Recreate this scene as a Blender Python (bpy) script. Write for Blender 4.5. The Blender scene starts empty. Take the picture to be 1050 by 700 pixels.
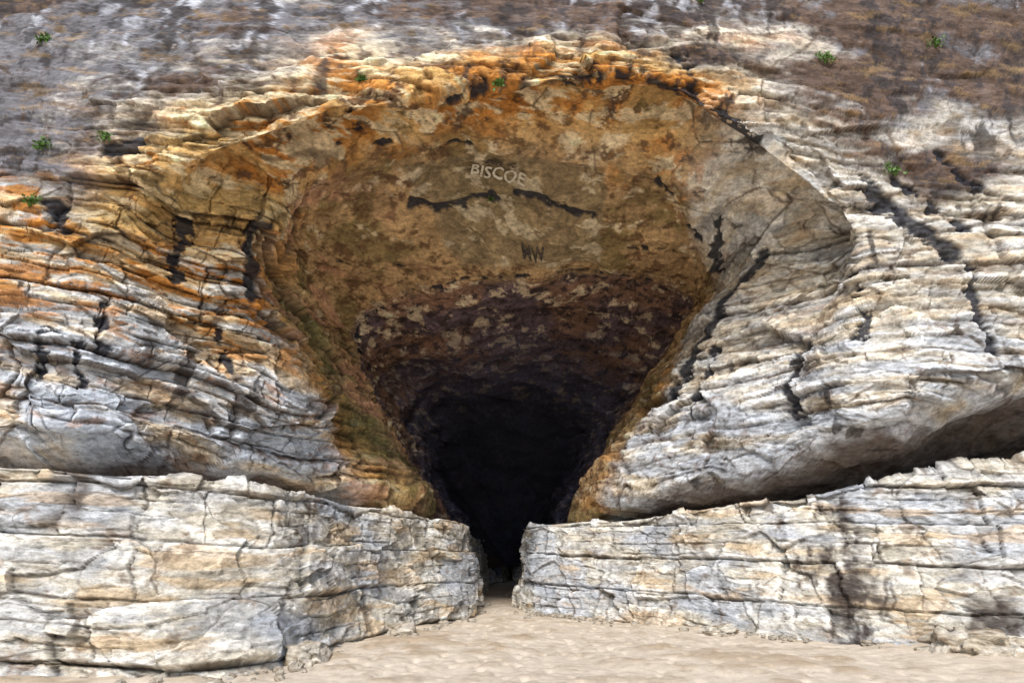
import bpy, math, numpy as np, time
from mathutils import Vector
T0=time.time()
sc=bpy.context.scene
# ---------------------------------------------------------------- noise
def h32(ix,iy,iz,seed):
    h=(ix.astype(np.int64)*374761393+iy.astype(np.int64)*668265263+iz.astype(np.int64)*2147483647+seed*974634777)&0xffffffff
    h=((h^(h>>13))*1274126177)&0xffffffff
    h=((h^(h>>16))*2246822519)&0xffffffff
    return (h^(h>>15))
def hf(ix,iy,iz,seed=0):
    return (h32(ix,iy,iz,seed)&0xffff).astype(np.float32)/65535.0
def gn(x,y,z,seed=0):
    ix=np.floor(x);iy=np.floor(y);iz=np.floor(z)
    fx=(x-ix).astype(np.float32);fy=(y-iy).astype(np.float32);fz=(z-iz).astype(np.float32)
    ux=fx*fx*fx*(fx*(fx*6-15)+10);uy=fy*fy*fy*(fy*(fy*6-15)+10);uz=fz*fz*fz*(fz*(fz*6-15)+10)
    ix=ix.astype(np.int64);iy=iy.astype(np.int64);iz=iz.astype(np.int64)
    out=0
    for a in (0,1):
        wx=ux if a else 1-ux
        for b in (0,1):
            wy=uy if b else 1-uy
            for c in (0,1):
                wz=uz if c else 1-uz
                h=h32(ix+a,iy+b,iz+c,seed)
                gx=(h&1023).astype(np.float32)/511.5-1
                gy=((h>>10)&1023).astype(np.float32)/511.5-1
                gz=((h>>20)&1023).astype(np.float32)/511.5-1
                out=out+wx*wy*wz*(gx*(fx-a)+gy*(fy-b)+gz*(fz-c))
    return out*1.4
def fbm(x,y,z,o=4,seed=0,g=.5,ridge=False):
    s=0;a=1.;t=0;f=1.
    for i in range(o):
        n=gn(x*f+i*17.3,y*f-i*9.1,z*f+i*5.7,seed+i)
        if ridge: n=1-2*np.abs(n)*1.3
        s=s+a*n;t+=a;a*=g;f*=2.03
    return s/t*1.3
def facets(x,y,z,seed,tilt=.9):
    """angular broken-rock cells: (offset, edge distance, cell hash)"""
    i0=np.floor(x-.5).astype(np.int64);j0=np.floor(y-.5).astype(np.int64);k0=np.floor(z-.5).astype(np.int64)
    b1=np.full(x.shape,9.,np.float32);b2=b1.copy();off=np.zeros_like(b1);hid=np.zeros_like(b1)
    for a in (0,1):
        for b in (0,1):
            for c in (0,1):
                I=i0+a;J=j0+b;K=k0+c
                h=h32(I,J,K,seed)
                dx=(x-(I+.5)-((h&255)/255.-.5)*.85).astype(np.float32)
                dy=(y-(J+.5)-(((h>>8)&255)/255.-.5)*.85).astype(np.float32)
                dz=(z-(K+.5)-(((h>>16)&255)/255.-.5)*.85).astype(np.float32)
                d=dx*dx+dy*dy+dz*dz
                g=h32(I,J,K,seed+77)
                o=((g&255)/255.-.5)+tilt*((((g>>8)&255)/127.5-1)*dx+(((g>>16)&255)/127.5-1)*dy+(((g>>20)&255)/127.5-1)*dz)
                m=d<b1
                b2=np.where(m,b1,np.minimum(b2,d))
                off=np.where(m,o,off);hid=np.where(m,(h>>5&255)/255.,hid);b1=np.where(m,d,b1)
    return off.astype(np.float32),np.sqrt(b2)-np.sqrt(b1),hid.astype(np.float32)
def sst(a,b,x):
    t=np.clip((x-a)/(b-a),0,1);return t*t*(3-2*t)
def mix(A,B,m):
    return A*(1-m[...,None])+np.asarray(B,dtype=np.float32)*m[...,None]
def blur(a,r):
    for ax in (0,1):
        pad=[(0,0),(0,0)];pad[ax]=(r+1,r)
        c=np.cumsum(np.pad(a,pad,mode='edge').astype(np.float64),axis=ax)
        n=a.shape[ax]
        if ax==0: a=(c[2*r+1:2*r+1+n]-c[:n])/(2*r+1)
        else: a=(c[:,2*r+1:2*r+1+n]-c[:,:n])/(2*r+1)
    return a
def cr(u,k):
    u=np.asarray(u,float);n=len(u);M=np.zeros((n,k))
    i=np.clip(np.floor(u).astype(int),0,k-2);f=u-i
    w=[-.5*f+f*f-.5*f**3,1-2.5*f*f+1.5*f**3,.5*f+2*f*f-1.5*f**3,-.5*f*f+.5*f**3]
    for j in range(4):
        np.add.at(M,(np.arange(n),np.clip(i-1+j,0,k-1)),w[j])
    return M
def strata(b,al,TH,seed,wr=(1.5,3.0),gw=.03):
    k=np.floor(b/TH);f=b/TH-k
    k0=np.zeros_like(k)
    h=hf(k,k0,k0,seed)
    w=TH*(wr[0]+wr[1]*hf(k,k0+3,k0,seed))
    a=(al+hf(k,k0+7,k0,seed)*20)/w
    ka=np.floor(a);fa=a-ka
    hb=hf(k,ka,k0+1,seed)
    e1=np.minimum(f,1-f)*TH;e2=np.minimum(fa,1-fa)*w
    g1=np.exp(-(e1/gw)**2);g2=np.exp(-(e2/(gw*.8))**2)
    return .5*h+.5*hb-.5,np.maximum(g1,g2*.8),h,hb
def grid_mesh(name,P,cols,mat):
    n,m=P.shape[:2]
    me=bpy.data.meshes.new(name)
    me.vertices.add(n*m);me.vertices.foreach_set('co',P.reshape(-1).astype(np.float32))
    idx=np.arange(n*m).reshape(n,m)
    q=np.stack([idx[:-1,:-1],idx[1:,:-1],idx[1:,1:],idx[:-1,1:]],-1).reshape(-1,4)
    nf=len(q)
    me.loops.add(nf*4);me.loops.foreach_set('vertex_index',q.reshape(-1).astype(np.int32))
    me.polygons.add(nf);me.polygons.foreach_set('loop_start',np.arange(0,nf*4,4,dtype=np.int32))
    me.update(calc_edges=True)
    at=me.attributes.new('Col','FLOAT_COLOR','POINT')
    c=np.ones((n*m,4),np.float32);c[:,:3]=cols.reshape(-1,3)
    at.data.foreach_set('color',c.reshape(-1))
    me.materials.append(mat)
    ob=bpy.data.objects.new(name,me);sc.collection.objects.link(ob)
    return ob
def normals(P):
    du=np.gradient(P,axis=0);dv=np.gradient(P,axis=1)
    N=np.cross(du,dv);N/=np.linalg.norm(N,axis=-1,keepdims=True)+1e-9
    return N
# ---------------------------------------------------------------- materials
def rock_mat(name,bs=.04,stretch=2.4,rough=.88,var=.45,fine=.35):
    m=bpy.data.materials.new(name);m.use_nodes=True;nt=m.node_tree;N=nt.nodes;L=nt.links
    b=N['Principled BSDF'];b.inputs['Roughness'].default_value=rough
    b.inputs['Specular IOR Level'].default_value=.3
    at=N.new('ShaderNodeAttribute');at.attribute_name='Col'
    tc=N.new('ShaderNodeTexCoord');mp=N.new('ShaderNodeMapping')
    mp.inputs['Scale'].default_value=(1,1,stretch);L.new(tc.outputs['Object'],mp.inputs['Vector'])
    n1=N.new('ShaderNodeTexNoise');n1.inputs['Scale'].default_value=6;n1.inputs['Detail'].default_value=5;n1.inputs['Roughness'].default_value=.72
    L.new(mp.outputs[0],n1.inputs['Vector'])
    n2=N.new('ShaderNodeTexNoise');n2.inputs['Scale'].default_value=31;n2.inputs['Detail'].default_value=3;n2.inputs['Roughness'].default_value=.75
    L.new(mp.outputs[0],n2.inputs['Vector'])
    ma=N.new('ShaderNodeMath');ma.operation='MULTIPLY_ADD';ma.inputs[1].default_value=fine
    L.new(n2.outputs[0],ma.inputs[0]);L.new(n1.outputs[0],ma.inputs[2])
    mr=N.new('ShaderNodeMapRange');mr.inputs[1].default_value=.5-.17+fine*.5-.04;mr.inputs[2].default_value=.5+.17+fine*.5+.04
    mr.inputs[3].default_value=1-var;mr.inputs[4].default_value=1+var
    L.new(ma.outputs[0],mr.inputs[0])
    vm=N.new('ShaderNodeVectorMath');vm.operation='SCALE';L.new(at.outputs['Color'],vm.inputs[0]);L.new(mr.outputs[0],vm.inputs['Scale'])
    L.new(vm.outputs[0],b.inputs['Base Color'])
    bp=N.new('ShaderNodeBump');bp.inputs['Distance'].default_value=bs;bp.inputs['Strength'].default_value=.95
    L.new(ma.outputs[0],bp.inputs['Height']);L.new(bp.outputs[0],b.inputs['Normal'])
    return m
rock=rock_mat('limestone_rock',var=.55)
sandm=rock_mat('sand',bs=.022,stretch=1,rough=.95,var=.15)

# ---------------------------------------------------------------- cliff control cage
# sections of the cave from the outer cliff face to the back: for each of the 14 stations
# round a section, x+20 m and z in decimetres (3+3 digits) and y in metres
SEC={
2:('087033085043081060075083063119036180105212200215295212371187362133350097340068337053',[9.8,9.6,9.3,9,9.4,10.2,10.8,11,10.8,10.6,10.6,10.8,11,11.3]),
3:('117035116042113053110069113084124099159112200122237124260114282094286074280054279041',[10.2,10.0,9.9,9.8,9.7,9.5,9.5,9.8,10,10.4,11.2,11.6,11.4,11.9]),
4:('131037130044127057126072128086139097166109199119230121253113281097281082266060258036',[12.2,11.8,11.6,11.2,10.8,10.3,10.2,10.5,10.8,11.4,12.2,13,13.8,14.4]),
5:('149035146046143060139074143088153099173108199114226114251107267096260081248062235034',[15.4,14.6,13.5,12.3,11.7,11.3,11.4,11.6,11.9,12.6,13.7,15,16.3,17]),
6:('172033153058143073135088140100153105174110201113229112251107265097261083247066224033',[19,18,16.5,15.2,14.2,13.5,13.3,13.4,13.8,14.7,16.3,17.5,19,19.5]),
7:('169032158056146076142087150094166098185100208103232105254105267100260085242063225032',[22,21,20,19,18,17.3,17,17.2,17.5,18.2,19,20,21,22]),
8:('170030159052152068149079152088165094182097202099224099244094256085249071238055228031',[26,25.5,25,24,23.3,22.5,22,22,22.3,23,24,24.5,25,26]),
9:('177027168040162055163064168075176079187081197082209081220078228072230061225045218030',[32,32,32,31,31,30.5,30,30,30,30.5,31,32,32,32])}
C=np.zeros((11,16,3))
for k,(s_,yy) in SEC.items():
    w=[((int(s_[i*6:i*6+3])-200)/10.,yy[i],int(s_[i*6+3:i*6+6])/10.) for i in range(14)]
    C[k,1:15]=w
    o=(0,4.0,-1.5) if k<=5 else (-.6,1.5,-2.2)
    C[k,0]=np.array(w[0])+o
    C[k,15]=np.array(w[-1])+(-o[0],o[1],o[2])
C[1,:]=[(-30,10,1),(-30,7,3.5),(-30,7,6),(-30,7,9),(-30,8,13),(-28,9,19),(-22,10,25),(-10,12,28),(0,12.5,29),(10,12,28),(22,10,25),(28,9,19),(30,9,13),(30,9,9),(30,9,5),(30,12,1)]
C[0]=C[1]+np.array((0,45,2))
C[10,:]=(-0.3,36,1.0)
def samp(counts):
    o=[]
    for i,c in enumerate(counts): o.append(i+np.arange(c)/c)
    o.append([len(counts)]);return np.concatenate(o)
Tv=samp([6,24,240,200,170,120,130,80,80,60])
Sv=samp([44]+[72]*13+[44])
MT=cr(Tv,11);MS=cr(Sv,16)
P=np.einsum('ti,ijk,sj->tsk',MT,C,MS)
def surf0(t,s): return np.einsum('ti,ijk,tj->tk',cr(np.atleast_1d(t),11),C,cr(np.atleast_1d(s),16))
TT,SS=np.meshgrid(Tv,Sv,indexing='ij');TT=TT.astype(np.float32);SS=SS.astype(np.float32)
N=normals(P)
flip=np.sign(np.sum(N*(np.array((0,0,3.))-P),-1,keepdims=True))
if np.mean(flip[300:500])<0: N=-N
x,y,z=[P[...,i].astype(np.float32) for i in range(3)]
n_lo=fbm(x*.22,y*.22,z*.3,3,1)
n_md=fbm(x*.8,y*.8,z*1.1,3,5)
n_hi=fbm(x*2.6,y*2.6,z*3.5,3,9)
topS=sst(4.0,5.2,SS)*(1-sst(10.8,12,SS))
upper=(1-sst(2.75,3.1,TT+.2*n_lo))*topS
wall=1-sst(.45,.9,np.abs(N[...,2]).astype(np.float32))
inn=sst(5.2,6.5,TT)
bco=z+.05*x-.02*y+.5*n_lo+.10*n_md
al=x*.8+y*.6+.25*n_md+.12*n_hi
wx=x+.35*n_md;wy=y+.35*n_lo
f1,e1,c1=facets(wx*.45,wy*.45,bco*.9,201)
f2,e2,c2=facets(wx*1.1,wy*1.1,bco*3.6+.1*n_hi,202)
f3,e3,c3=facets(wx*3.0,wy*3.0,bco*10+.3*n_hi,203)
d1,g1,h1,hb1=strata(bco+.06*f1,al,1.15,11,gw=.05)
d2,g2,h2,hb2=strata(bco+.04*f2,al*1.1+3,.36,23,(2,5),gw=.022)
rg=fbm(x*.6,y*.6,z*1.3,4,51,.55,True)
msk=sst(-.45,.15,fbm(x*.4,y*.4,z*.5,2,61))
leftb=1-sst(5,6.5,SS)
am=wall*(1-.8*upper)*(1-.6*inn)*(.85+.45*leftb)+.07
am3=(.25+.75*wall)*(1-.8*upper)
disp=am*(.34*d1+.25*d2*msk-.06*g1-.05*g2*msk)+am3*(.22*f1+.08*f2+.04*f3)*(1-.15*inn)+(.50*n_lo+.13*n_md)*(1-.55*upper)+.035*n_hi*(1-.4*upper)+.06*rg
cr_mask=np.zeros_like(x)
cracks=[([(4.85,5.0),(4.93,4.5),(4.97,4.0)],.27),([(6.1,6.9),(6.22,7.3),(6.15,7.75)],.15),([(6.1,8.0),(6.12,8.3),(6.25,8.75)],.15),
 ([(3.35,9.1),(3.45,9.6),(3.33,10.2)],.28),([(2.95,9.0),(3.15,9.4)],.16),
 ([(7,5.0),(6.95,6),(6.9,7),(6.9,8),(6.95,9),(7.0,10),(6.8,10.8)],.09),([(7,5.0),(7.05,4),(7.1,3)],.12),
 ([(4.95,11.2),(4.97,11.9),(5.0,12.5),(5.0,13.2)],.27),([(4.7,12.6),(4.65,13.3)],.12),([(3.78,12.75),(3.72,13.4)],.20),
 ([(2.96,10.9),(2.85,11.5),(2.68,12.0)],.22),([(2.85,11.0),(2.62,11.8)],.14),([(2.7,10.9),(2.55,11.5)],.12),([(2.6,12.2),(2.5,13.2)],.12),([(3.3,11.9),(3.2,12.7)],.12),([(5.0,6.6),(4.7,7.0)],.08),([(4.0,4.9),(3.97,4.5),(4.03,4.0)],.13),
 ([(3.0,5.9),(2.98,5.6)],.2),([(2.9,4.7),(3.02,4.5)],.13),([(3.4,3.6),(3.36,2.9)],.11),([(3.0,3.1),(2.97,2.5)],.09),([(3.2,3.0),(3.25,2.4)],.09),([(4.4,3.4),(4.45,2.7)],.1),
 ([(5.3,9.5),(5.9,10.3)],.08),([(3.6,7.7),(3.65,8.0)],.12),([(3.8,8.4),(3.7,8.8)],.1),([(5.2,7.2),(5.05,7.7)],.05),([(4.3,6.9),(4.6,6.6)],.12),([(3.5,8.3),(3.3,8.6)],.12),([(3.3,7.9),(3.5,7.6)],.1),([(3.2,8.7),(3.55,8.9)],.1),
 ([(5.3,10.4),(5.9,10.9)],.12),([(6.4,5.3),(6.7,6.2)],.06),([(6.55,9.2),(6.4,9.9)],.07)]
for pl,wd in cracks:
    pts=surf0([q[0] for q in pl],[q[1] for q in pl])
    lo=pts.min(0)-1.5;hi=pts.max(0)+1.5
    sel=np.where((x>lo[0])&(x<hi[0])&(y>lo[1])&(y<hi[1])&(z>lo[2])&(z<hi[2]))
    if len(sel[0])==0: continue
    q=P[sel]
    q=q+np.stack([n_md[sel],n_hi[sel],-n_md[sel]],-1)*.25
    best=np.full(len(q),9.)
    for a,b in zip(pts[:-1],pts[1:]):
        ab=b-a;t=np.clip(((q-a)@ab)/(ab@ab),0,1)
        best=np.minimum(best,np.linalg.norm(q-a-t[:,None]*ab,axis=1))
    m=1-sst(wd*.6,wd*1.15,best+.14*n_hi[sel]+.06*f3[sel]+.04*f2[sel])
    cr_mask[sel]=np.maximum(cr_mask[sel],m)
disp=disp-.07*cr_mask
edge=np.clip(np.minimum(SS/1.0,(15-SS)/1.0),0,1)
# thin broken beds on the undersides of the overhangs
ub=fbm(x*.9,y*1.8,z*2.5,4,95,.55)
disp+=(1-edge)*(.22*ub+.10*f2)
disp*=.7+.3*edge
disp*=1-sst(9.2,9.8,TT)*.8
PD=P+N*disp[...,None]
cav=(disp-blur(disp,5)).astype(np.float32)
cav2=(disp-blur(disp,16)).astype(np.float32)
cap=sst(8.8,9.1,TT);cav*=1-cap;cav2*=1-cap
# ---------------------------------------------------------------- cliff colour
def palette(x,y,z,b,seed):
    A=fbm(x*.35,y*.35,b*.9,4,seed);B=fbm(x*.45,y*.45,b*2.6,4,seed+20);D=fbm(x*1.0,y*1.0,b*4.2,5,seed+40,.65)
    return A,B,D
A,B,D=palette(x,y,z,bco,70)
E=fbm(x*2.2+3,y*2.2,z*2.2,5,131,.68)
V=fbm(x*1.6,y*1.6,z*.25,4,150,.6)
D=D+.15*(c2-.5)+.12*(c1-.5);B=B+.2*(c1-.5)
cream=np.array((.56,.505,.41));white=np.array((.73,.70,.64));gray=np.array((.35,.36,.375));blue=np.array((.45,.50,.58))
orange=np.array((.50,.21,.045));ochre=np.array((.60,.38,.15));brown=np.array((.13,.07,.035));dark=np.array((.045,.037,.035));olive=np.array((.20,.15,.06))
col=np.zeros(P.shape,np.float32)+cream.astype(np.float32)
col=mix(col,white,sst(-.08,.16,D+.3*A))
col=mix(col,gray,sst(.06,.26,B)*.6)
low=1-sst(4.5,7.5,z+1.2*A)
left=1-sst(5,6.3,SS)
col=mix(col,blue,sst(-.1,.25,B+.2*low)*low*.7)
col=mix(col,ochre,sst(.0,.25,-B+.2*left-.1)*(.8*left+.28*(1-left))*(1-.65*low))
col=mix(col,orange,sst(.08,.28,-D+.18*left*(1-low)-.05)*(.85*left+.18)*(1-.65*low))
col=mix(col,brown,sst(.22,.4,E-.2*D)*.55)
brow=sst(2.75,3.1,TT+.2*A)*(1-sst(5.1,5.9,TT))*sst(4.0,5.0,SS)*(1-sst(9.4,10.3,SS))
bc=np.zeros_like(col)+ochre.astype(np.float32)
bc=mix(bc,orange,sst(-.1,.2,A+.3*E));bc=mix(bc,(.74,.60,.38),sst(.0,.14,D)*.9);bc=mix(bc,brown,sst(.10,.24,E-.05)*.9)
bc=mix(bc,olive*1.4,sst(.08,.3,-A+.3*E)*.5)
col=col*(1-brow[...,None])+bc*brow[...,None]
rt=sst(8.3,9.6,SS)
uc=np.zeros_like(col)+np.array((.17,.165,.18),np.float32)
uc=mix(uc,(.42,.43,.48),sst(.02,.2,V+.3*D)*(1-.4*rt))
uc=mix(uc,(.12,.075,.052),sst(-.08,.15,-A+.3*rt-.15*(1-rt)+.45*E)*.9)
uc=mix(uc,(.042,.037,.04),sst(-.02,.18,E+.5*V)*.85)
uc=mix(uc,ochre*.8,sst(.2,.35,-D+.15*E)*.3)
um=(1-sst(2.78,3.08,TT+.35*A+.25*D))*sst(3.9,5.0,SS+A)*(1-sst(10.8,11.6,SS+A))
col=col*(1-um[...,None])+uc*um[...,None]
bowlw=sst(9.6,10.3,SS)*(1-sst(12.2,12.8,SS))
ce=np.zeros_like(col)+np.array((.50,.33,.165),np.float32)
ce=mix(ce,olive*1.15,sst(-.03,.2,A+.3*E)*.8);ce=mix(ce,(.70,.57,.38),sst(.12,.26,D-.1*TT+.52)*.9);ce=mix(ce,brown*1.3,sst(.06,.20,E)*.85)
ce=mix(ce,(.58,.32,.19),sst(0,.3,B)*(1-sst(5.5,7,SS))*.8)
ce=mix(ce,(.60,.30,.09),sst(.0,.2,-B+.3*E)*(1-sst(5.4,6.0,TT))*.7)
dome=sst(5.45,5.53,TT+.12*E)*(1-sst(6.75,6.83,TT+.12*E))*sst(6.9,7.0,SS+.25*A)*(1-sst(8.85,8.95,SS+.25*A))
ce=mix(ce,np.array((.27,.21,.12),np.float32),dome*.75)
ce=mix(ce,(.64,.54,.37),dome*sst(.15,.25,D+.2*A)*.75)
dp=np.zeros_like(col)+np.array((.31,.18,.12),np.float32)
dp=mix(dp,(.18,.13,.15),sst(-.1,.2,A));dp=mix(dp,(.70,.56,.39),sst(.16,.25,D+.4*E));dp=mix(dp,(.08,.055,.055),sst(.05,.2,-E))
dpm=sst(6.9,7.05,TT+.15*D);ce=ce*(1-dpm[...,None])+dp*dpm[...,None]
deep=sst(7.7,8.6,TT+.5*D);ce=mix(ce,(.13,.13,.21),deep*.9)  # darker inner rock, tunnel gloom also painted into the colour with depth
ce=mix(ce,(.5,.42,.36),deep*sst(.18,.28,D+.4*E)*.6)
ce=mix(ce,(.045,.048,.08),sst(8.4,9.0,TT))  # back end painted nearly black, the cave's darkness put into the colour
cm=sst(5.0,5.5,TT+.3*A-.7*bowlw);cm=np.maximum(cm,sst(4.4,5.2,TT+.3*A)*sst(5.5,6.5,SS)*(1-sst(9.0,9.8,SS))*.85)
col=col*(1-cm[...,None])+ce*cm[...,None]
col=mix(col,(.15,.17,.06),sst(.1,.4,A+.3)*sst(5.3,5.7,TT)*(1-sst(6,6.6,TT))*(1-sst(3.5,4.5,SS))*.5)
col*=(.84+.32*c2)[...,None]*(.88+.24*c3)[...,None]
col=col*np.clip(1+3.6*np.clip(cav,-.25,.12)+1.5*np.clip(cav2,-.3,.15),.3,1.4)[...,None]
gm=np.maximum(np.maximum(g1*.75,g2*.75*msk)*am,(1-sst(.02,.07,e2))*.6*am3)*sst(-.3,.15,E)
gm=np.maximum(gm,(1-sst(.01,.03,e1))*.8*(1-inn)*sst(-.2,.1,D))
col=mix(col,brown*.6,np.clip(gm*.85,0,1))
col=mix(col,(.028,.03,.04),cr_mask*.93)
under_shade=sst(13.95,14.35,SS+.25*A+.25*D)*(1-sst(4.6,5.2,TT))+(1-sst(.6,1.05,SS+.25*A))
col=mix(col,(.085,.055,.04),np.clip(under_shade,0,1)*.88)  # brown underside rock, with the undercut's shade painted into its colour
st=sst(.28,.38,V+.25*E)*sst(-.1,.2,A)*(1-cm)
col=mix(col,dark,st*.8)
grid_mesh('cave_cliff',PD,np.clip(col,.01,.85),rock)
# ---------------------------------------------------------------- lower ledges
def ledge(name,base,top,hts,backs,seed,ncol=1250,nrow=280):
    k=len(base);ba=np.array(base,float);tp=np.array(top,float);hh=np.array(hts,float);bk=np.array(backs,float)
    mid=np.linalg.norm((ba[1:]+ba[:-1])/2,axis=1)
    seg=np.r_[0,np.cumsum(np.linalg.norm(np.diff(ba,axis=0),axis=1)/mid**.9)]
    sv=np.linspace(0,seg[-1],ncol);u=np.interp(sv,seg,np.arange(k));M=cr(u,k)
    ba=M@ba;tp=M@tp;hh=M@hh;bk=M@bk
    rows=[]
    nb=40;nf=nrow-nb
    for i in range(nb):
        f=1-i/nb;f=f**1.6
        rows.append(np.c_[tp+(bk-tp)*f,hh+.25*f])
    for i in range(nf):
        f=i/(nf-1)
        g=f*1.12
        xy=tp+(ba-tp)*(min(g,1)**1.2)
        rows.append(np.c_[xy,hh*(1-g)])
    P=np.array(rows)
    F=np.repeat(np.r_[np.zeros(nb)-1,np.linspace(0,1,nf)][:,None],ncol,1)
    N=normals(P)
    ref=np.array((0,2,12.))-P
    if np.mean(np.sum(N*ref,-1)[nb:])<0:N=-N
    x,y,z=[P[...,i].astype(np.float32) for i in range(3)]
    AL=np.repeat(np.r_[0,np.cumsum(np.linalg.norm(np.diff(ba,axis=0),axis=1))][None],nrow,0).astype(np.float32)
    lo=fbm(x*.35,y*.35,z*.5,3,seed);md=fbm(x*1.2,y*1.2,z*1.6,3,seed+4);hi=fbm(x*4,y*4,z*6,3,seed+8)
    b=z+.03*x+.16*lo+.04*md
    al=AL+.2*md+.06*hi
    f1,e1,c1=facets(x*.8+.3*md,y*.8,b*1.3,seed+31);f2,e2,c2=facets(x*1.9+.3*md,y*1.9,b*4.8,seed+32);f3,e3,c3=facets(x*6+.3*hi,y*6,b*15,seed+33)
    d1,g1,h1,hb1=strata(b+.03*f1,al+.15*f1,.82,seed+1,(1.2,2.4),gw=.022)
    d2,g2,h2,hb2=strata(b+.03*f2,al+5+.08*f2,.25,seed+2,(1.5,5),gw=.012)
    msk=sst(-.15,.3,fbm(x*.6,y*.6,z*.9,2,seed+70))
    fm=sst(-.6,.1,F)
    disp=(.34*d1+.14*d2*msk-.06*g1-.04*g2*msk)*(.15+.85*fm)+.14*f1+.05*f2+.016*f3+.28*lo+.06*md+.012*hi
    disp*=np.where(F<0,.4,1)
    PD=P+N*disp[...,None]
    PD[...,2]=np.where(F<0,np.minimum(PD[...,2],P[...,2]+.10),PD[...,2])
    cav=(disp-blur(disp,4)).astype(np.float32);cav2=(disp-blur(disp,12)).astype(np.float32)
    A,B,D=palette(x,y,z,b,seed+100)
    E=fbm(x*2.2+3,y*2.2,z*2.2,5,seed+131,.68);V=fbm(x*1.3,y*1.3,z*.2,4,seed+150,.6)
    D=D+.2*(c2-.5);B=B+.2*(c1-.5)
    col=np.zeros(P.shape,np.float32)+np.array((.52,.475,.395),np.float32)
    col=mix(col,(.68,.655,.60),sst(-.1,.18,D));col=mix(col,(.40,.41,.43),sst(.05,.25,B)*.6);col=mix(col,(.37,.41,.48),sst(.03,.28,A)*.6)
    col=mix(col,(.52,.33,.14),sst(.14,.3,-B)*.45);col=mix(col,(.20,.13,.08),sst(.15,.34,E-.05)*.6)
    col*=(.84+.32*c2)[...,None]*(.90+.20*c3)[...,None]
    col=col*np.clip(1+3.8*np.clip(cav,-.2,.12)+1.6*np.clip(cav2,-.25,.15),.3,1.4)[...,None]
    gm=np.maximum(np.maximum(g1*.8,g2*.65*msk),(1-sst(.01,.03,e1))*.7)
    col=mix(col,(.07,.05,.032),gm*sst(-.3,.15,E)*fm)
    if seed==400:
        st=(1-sst(.15,.75,np.abs(x-6.9+.6*md+.4*hi)))*sst(-.3,.05,V+E*.9)
        col=mix(col,(.045,.032,.028),st*.93)
        st=(1-sst(.2,.8,np.abs(x-9.2+.6*md+.3*hi)))*(1-sst(.5,1.2,z+1.2*md))*sst(-.4,.0,E+.2)
        col=mix(col,(.055,.038,.03),st*.9)
    else:
        st=(1-sst(.1,.3,np.abs(x+6.9+.3*md)))*sst(1.9,2.3,z+.5*md)
        col=mix(col,(.09,.07,.06),st*.8)
    return grid_mesh(name,PD,np.clip(col,.01,.85),rock)
LB=[(-30,5),(-16,7.6),(-7,8.8),(-3.9,9.3),(-2.9,12.1),(-2.0,15.3),(-1.1,18.6),(-1.35,25.7),(-1.1,35),(-.2,41),(.8,45)]
RB=[(-1.2,45),(-.1,41),(.25,35),(.2,26),(.1,19.4),(1.3,17.9),(2.9,16.4),(6.3,12.6),(9.5,11.9),(16,11),(30,9)]
ledge('rock_ledge',LB,
 [(-30,6),(-16,7.9),(-7.5,9.1),(-4.7,10.3),(-3.6,13.3),(-2.5,16.5),(-1.5,19.2),(-1.9,26),(-1.6,35),(-.6,41),(.6,45)],
 [3,3,2.85,2.75,2.65,2.6,2.45,2.4,2.3,2.3,2.3],
 [(-34,24),(-22,24),(-17,24),(-16,25),(-15,26),(-14,27),(-13,28),(-12,34),(-12,40),(-9,48),(-2,49)],300)
ledge('rock_ledge.001',RB,
 [(-1,45),(.4,41),(.9,35),(.8,26),(.6,19.8),(1.6,18.8),(3.3,17.4),(6.7,13.5),(9.9,12.6),(16,11.8),(30,10)],
 [2.3,2.3,2.4,2.4,2.45,2.5,2.55,2.85,3.35,3.65,3.7],
 [(2,49),(9,48),(11,42),(12,36),(12,31),(13,30),(14,29),(17,28),(20,27),(24,26),(34,25)],400)
# ---------------------------------------------------------------- sand
def axis(lim,c,n,near):
    u=np.linspace(-1,1,n);return c+near*u+np.sign(u)*(np.abs(u)**9)*lim
gx=axis(2500,0,760,13);gy=axis(2500,12,760,18)
X,Y=np.meshgrid(gx,gy,indexing='ij');X=X.astype(np.float32);Y=Y.astype(np.float32)
Z0=np.zeros_like(X)
G=fbm(X*.25,Y*.25,Z0,3,800);G2=fbm(X*1.5,Y*1.5,Z0,4,810);G3=fbm(X*5,Y*5,Z0,3,820)
near=np.exp(-((X/40)**2+((Y-12)/50)**2))
Z=(.16*G+.06*G2+.022*G3)*near
k1=np.floor(X/.34);k2=np.floor(Y/.34)
ox=hf(k1,k2,k1*0,5)*.16-.08;oy=hf(k1,k2,k1*0,6)*.16-.08;on=hf(k1,k2,k1*0,7)>.55
r=np.sqrt(((X-(k1+.5)*.34-ox)/.09)**2+((Y-(k2+.5)*.34-oy)/.13)**2)
Z-=near*on*.04*(1-sst(.4,1.1,r))
Z=Z.astype(np.float32)
sc_=np.zeros(X.shape+(3,),np.float32)+np.array((.65,.56,.45),np.float32)
sc_=mix(sc_,(.56,.47,.36),sst(-.1,.4,G2));sc_=mix(sc_,(.42,.31,.20),sst(.12,.4,G+.5*G2)*.6)
sc_=mix(sc_,(.38,.29,.21),sst(.2,.4,G3+.4*G2)*.4)
grid_mesh('sandy_ground',np.stack([X,Y,Z],-1),sc_,sandm)
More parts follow.
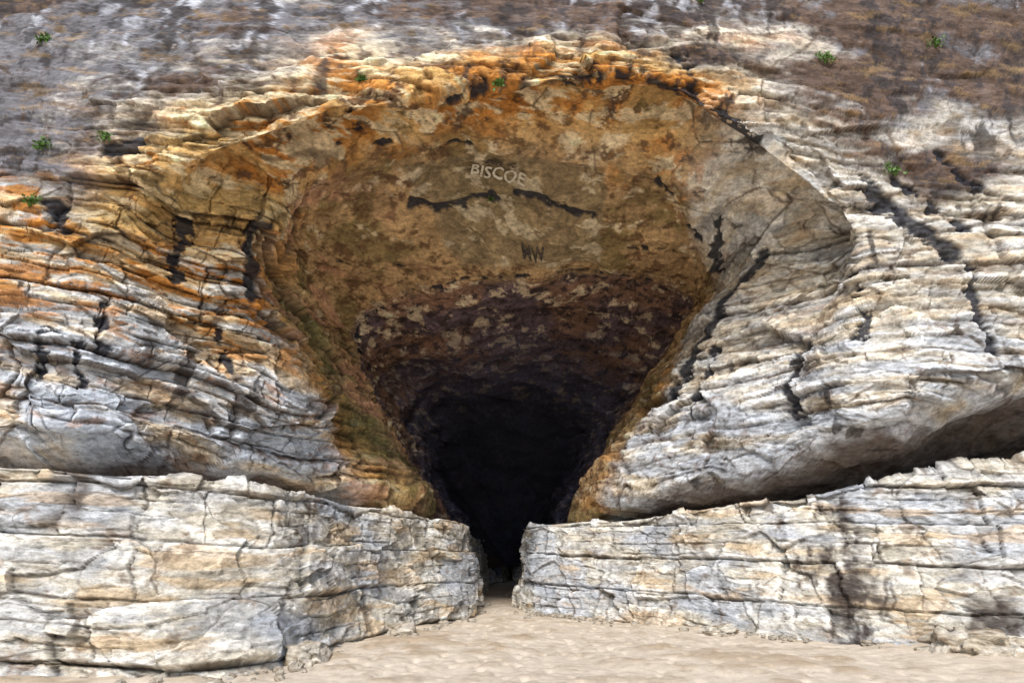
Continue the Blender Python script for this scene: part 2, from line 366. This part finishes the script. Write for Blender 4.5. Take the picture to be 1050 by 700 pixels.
# ---------------------------------------------------------------- boulders
def boulder_pts(loc,dim,seed,n=60):
    th=np.linspace(0,math.pi,n);ph=np.linspace(0,2*math.pi,2*n)
    a,b=np.meshgrid(th,ph,indexing='ij')
    D=np.stack([np.sin(a)*np.cos(b),np.sin(a)*np.sin(b),np.cos(a)],-1)
    D=np.sign(D)*np.abs(D)**.75
    q=[D[...,i].astype(np.float32) for i in range(3)]
    f,e,c_=facets(q[0]*1.3+seed,q[1]*1.3,q[2]*1.3,seed)
    n2=fbm(q[0]*4+seed,q[1]*4,q[2]*4,3,seed)
    Q=D*(1+.4*f+.08*n2)[...,None]*np.array(dim)+np.array(loc)
    c=np.zeros(Q.shape,np.float32)+np.array((.46,.40,.31),np.float32)
    c=mix(c,(.25,.19,.13),sst(-.1,.3,n2));c=mix(c,(.58,.53,.45),sst(.3,.8,c_))
    return Q,c
rng=np.random.RandomState(4)
bl=[((8.0,11.2,.1),(.6,.35,.28)),((8.9,11.5,.05),(.4,.3,.18)),((-3.3,10.3,.05),(.3,.35,.2)),((-2.3,13.2,.05),(.28,.3,.18)),((4.6,13.9,.02),(.35,.2,.12))]
for i,(l,d) in enumerate(bl):
    Q,c=boulder_pts(l,d,i+3);grid_mesh('boulder' if i==0 else 'boulder.%03d'%i,Q,c,rock)
qs=[];csl=[]
for i in range(190):
    pth=LB if i%2 else RB
    j=rng.randint(1,7) if i%2 else rng.randint(4,9)
    t=rng.rand();p=np.array(pth[j])*(1-t)+np.array(pth[j+1])*t
    off=abs(rng.normal())*.5+.1
    p=p+np.array((.35 if i%2 else -.35,-1))*off
    s=.025+.07*rng.rand()**3
    Q,c=boulder_pts((p[0],p[1],.0),(s*1.4,s,s*.8),i+50,8)
    qs.append(Q);csl.append(c*.8)
n_,m_=qs[0].shape[:2]
vs=np.concatenate([q.reshape(-1,3) for q in qs]);cc=np.concatenate([c.reshape(-1,3) for c in csl])
fs=[]
for b_ in range(len(qs)):
    o=b_*n_*m_
    for a in range(n_-1):
        for k in range(m_-1):
            v=o+a*m_+k;fs.append((v,v+m_,v+m_+1,v+1))
me=bpy.data.meshes.new('rock_debris');me.from_pydata(vs.tolist(),[],fs)
at=me.attributes.new('Col','FLOAT_COLOR','POINT');c4=np.ones((len(vs),4),np.float32);c4[:,:3]=cc;at.data.foreach_set('color',c4.reshape(-1))
me.materials.append(rock);sc.collection.objects.link(bpy.data.objects.new('rock_debris',me))
# ---------------------------------------------------------------- plants
leafm=bpy.data.materials.new('leaf');leafm.use_nodes=True
nt=leafm.node_tree;b=nt.nodes['Principled BSDF'];b.inputs['Roughness'].default_value=.6
oi=nt.nodes.new('ShaderNodeTexNoise');oi.inputs['Scale'].default_value=9
rp=nt.nodes.new('ShaderNodeValToRGB');rp.color_ramp.elements[0].color=(.03,.09,.01,1);rp.color_ramp.elements[1].color=(.14,.26,.04,1)
nt.links.new(oi.outputs[0],rp.inputs[0]);nt.links.new(rp.outputs[0],b.inputs['Base Color'])
def plant(i,t,s,size):
    it=int(np.argmin(abs(Tv-t)));js=int(np.argmin(abs(Sv-s)))
    p=PD[it,js];nn=N[it,js]
    vs=[];fs=[]
    for k in range(int(70+size*120)):
        c=rng.normal(size=3)*size*np.array((.5,.25,.4));c+=nn*size*.3
        d=rng.normal(size=3);d[2]+=.6;d/=np.linalg.norm(d)
        e=np.cross(d,rng.normal(size=3));e/=np.linalg.norm(e)
        L=rng.uniform(.05,.11);w=L*.3
        m=len(vs);q=p+c
        vs+=[q,q+d*L*.5+e*w,q+d*L,q+d*L*.5-e*w];fs.append((m,m+1,m+2,m+3))
    me=bpy.data.meshes.new('plant');me.from_pydata([tuple(v) for v in vs],[],fs);me.materials.append(leafm)
    ob=bpy.data.objects.new('cliff_plant' if i==0 else 'cliff_plant.%03d'%i,me);sc.collection.objects.link(ob)
for i,(t,s,z_) in enumerate([(2.8,9.9,.2),(2.85,10.9,.18),(2.72,5.2,.16),(2.95,5.7,.12),(3.3,7.9,.1),(2.75,8.9,.12),(2.62,6.0,.13),(2.75,4.6,.16),(2.6,10.2,.2),(6.2,7.7,.08),(3.05,7.2,.08)]): plant(i,t,s,z_)
# ---------------------------------------------------------------- graffiti paint on the ceiling
def paint(name,c):
    pm=bpy.data.materials.new(name);pm.use_nodes=True;nt=pm.node_tree;b=nt.nodes['Principled BSDF']
    n=nt.nodes.new('ShaderNodeTexNoise');n.inputs['Scale'].default_value=12;n.inputs['Detail'].default_value=4
    r=nt.nodes.new('ShaderNodeValToRGB');r.color_ramp.elements[0].position=.28;r.color_ramp.elements[1].position=.46
    r.color_ramp.elements[0].color=(.3,.22,.13,1);r.color_ramp.elements[1].color=c+(1,)
    nt.links.new(n.outputs[0],r.inputs[0]);nt.links.new(r.outputs[0],b.inputs['Base Color']);b.inputs['Roughness'].default_value=.9
    return pm
def graffiti(name,txt,t,s,wS,hT,tilt,pm,bold=.02):
    cu=bpy.data.curves.new('t','FONT');cu.body=txt;cu.resolution_u=2;cu.offset=bold
    o=bpy.data.objects.new('t',cu);sc.collection.objects.link(o)
    bpy.context.view_layer.update()
    me=bpy.data.meshes.new_from_object(o.evaluated_get(bpy.context.evaluated_depsgraph_get()))
    bpy.data.objects.remove(o)
    co=np.zeros(len(me.vertices)*3);me.vertices.foreach_get('co',co);co=co.reshape(-1,3)
    wd=co[:,0].max();ht=co[:,1].max()
    for i,c in enumerate(co):
        fx=c[0]/wd-.5;fy=c[1]/ht-.5+.08*math.sin(5*c[0])
        ss=s+fx*wS+tilt*fy*.1;tt=t-fy*hT+tilt*fx*hT
        ti=np.interp(tt,Tv,np.arange(len(Tv)));si=np.interp(ss,Sv,np.arange(len(Sv)))
        a=int(ti);bb=int(si);n_=N[a,bb]
        q=P[a,bb]+ (P[a+1,bb]-P[a,bb])*(ti-a)+(P[a,bb+1]-P[a,bb])*(si-bb)
        dd=disp[a-6:a+7,bb-6:bb+7].max()
        me.vertices[i].co=Vector(q+n_*(dd+.015))
    me.materials.clear();me.materials.append(pm)
    ob=bpy.data.objects.new(name,me);sc.collection.objects.link(ob)
lp=paint('faded_light_paint',(.74,.68,.55));dk=paint('faded_dark_paint',(.05,.04,.035))
graffiti('painted_graffiti','BISCOE',5.85,7.85,.52,.2,.5,lp)
graffiti('painted_graffiti.001','MW',6.65,8.0,.28,.14,.2,dk)
graffiti('painted_graffiti.002','MR K',5.66,7.9,.3,.1,.4,dk)
# ---------------------------------------------------------------- light + camera
SE,SA=math.radians(41),math.radians(188)
w=bpy.data.worlds.new('World');sc.world=w;w.use_nodes=True;nt=w.node_tree
sky=nt.nodes.new('ShaderNodeTexSky');sky.sky_type='NISHITA';sky.sun_disc=False;sky.sun_elevation=SE;sky.sun_rotation=SA
nt.links.new(sky.outputs[0],nt.nodes['Background'].inputs[0]);nt.nodes['Background'].inputs[1].default_value=.15
sl=bpy.data.lights.new('sun','SUN');sl.energy=3.9;sl.angle=math.radians(18);sl.color=(1,.97,.93)
so=bpy.data.objects.new('sun',sl);sc.collection.objects.link(so)
d=Vector((math.sin(SA)*math.cos(SE),math.cos(SA)*math.cos(SE),math.sin(SE)))
so.rotation_euler=d.to_track_quat('Z','Y').to_euler()
cam=bpy.data.cameras.new('camera');cam.lens=20;cam.sensor_width=36;cam.clip_end=6000
co=bpy.data.objects.new('camera',cam);sc.collection.objects.link(co)
co.location=(0,0,1.6);co.rotation_euler=(math.radians(110.5),0,0);sc.camera=co
sc.view_settings.view_transform='Standard';sc.view_settings.look='None';sc.view_settings.exposure=0
print('t',time.time()-T0)
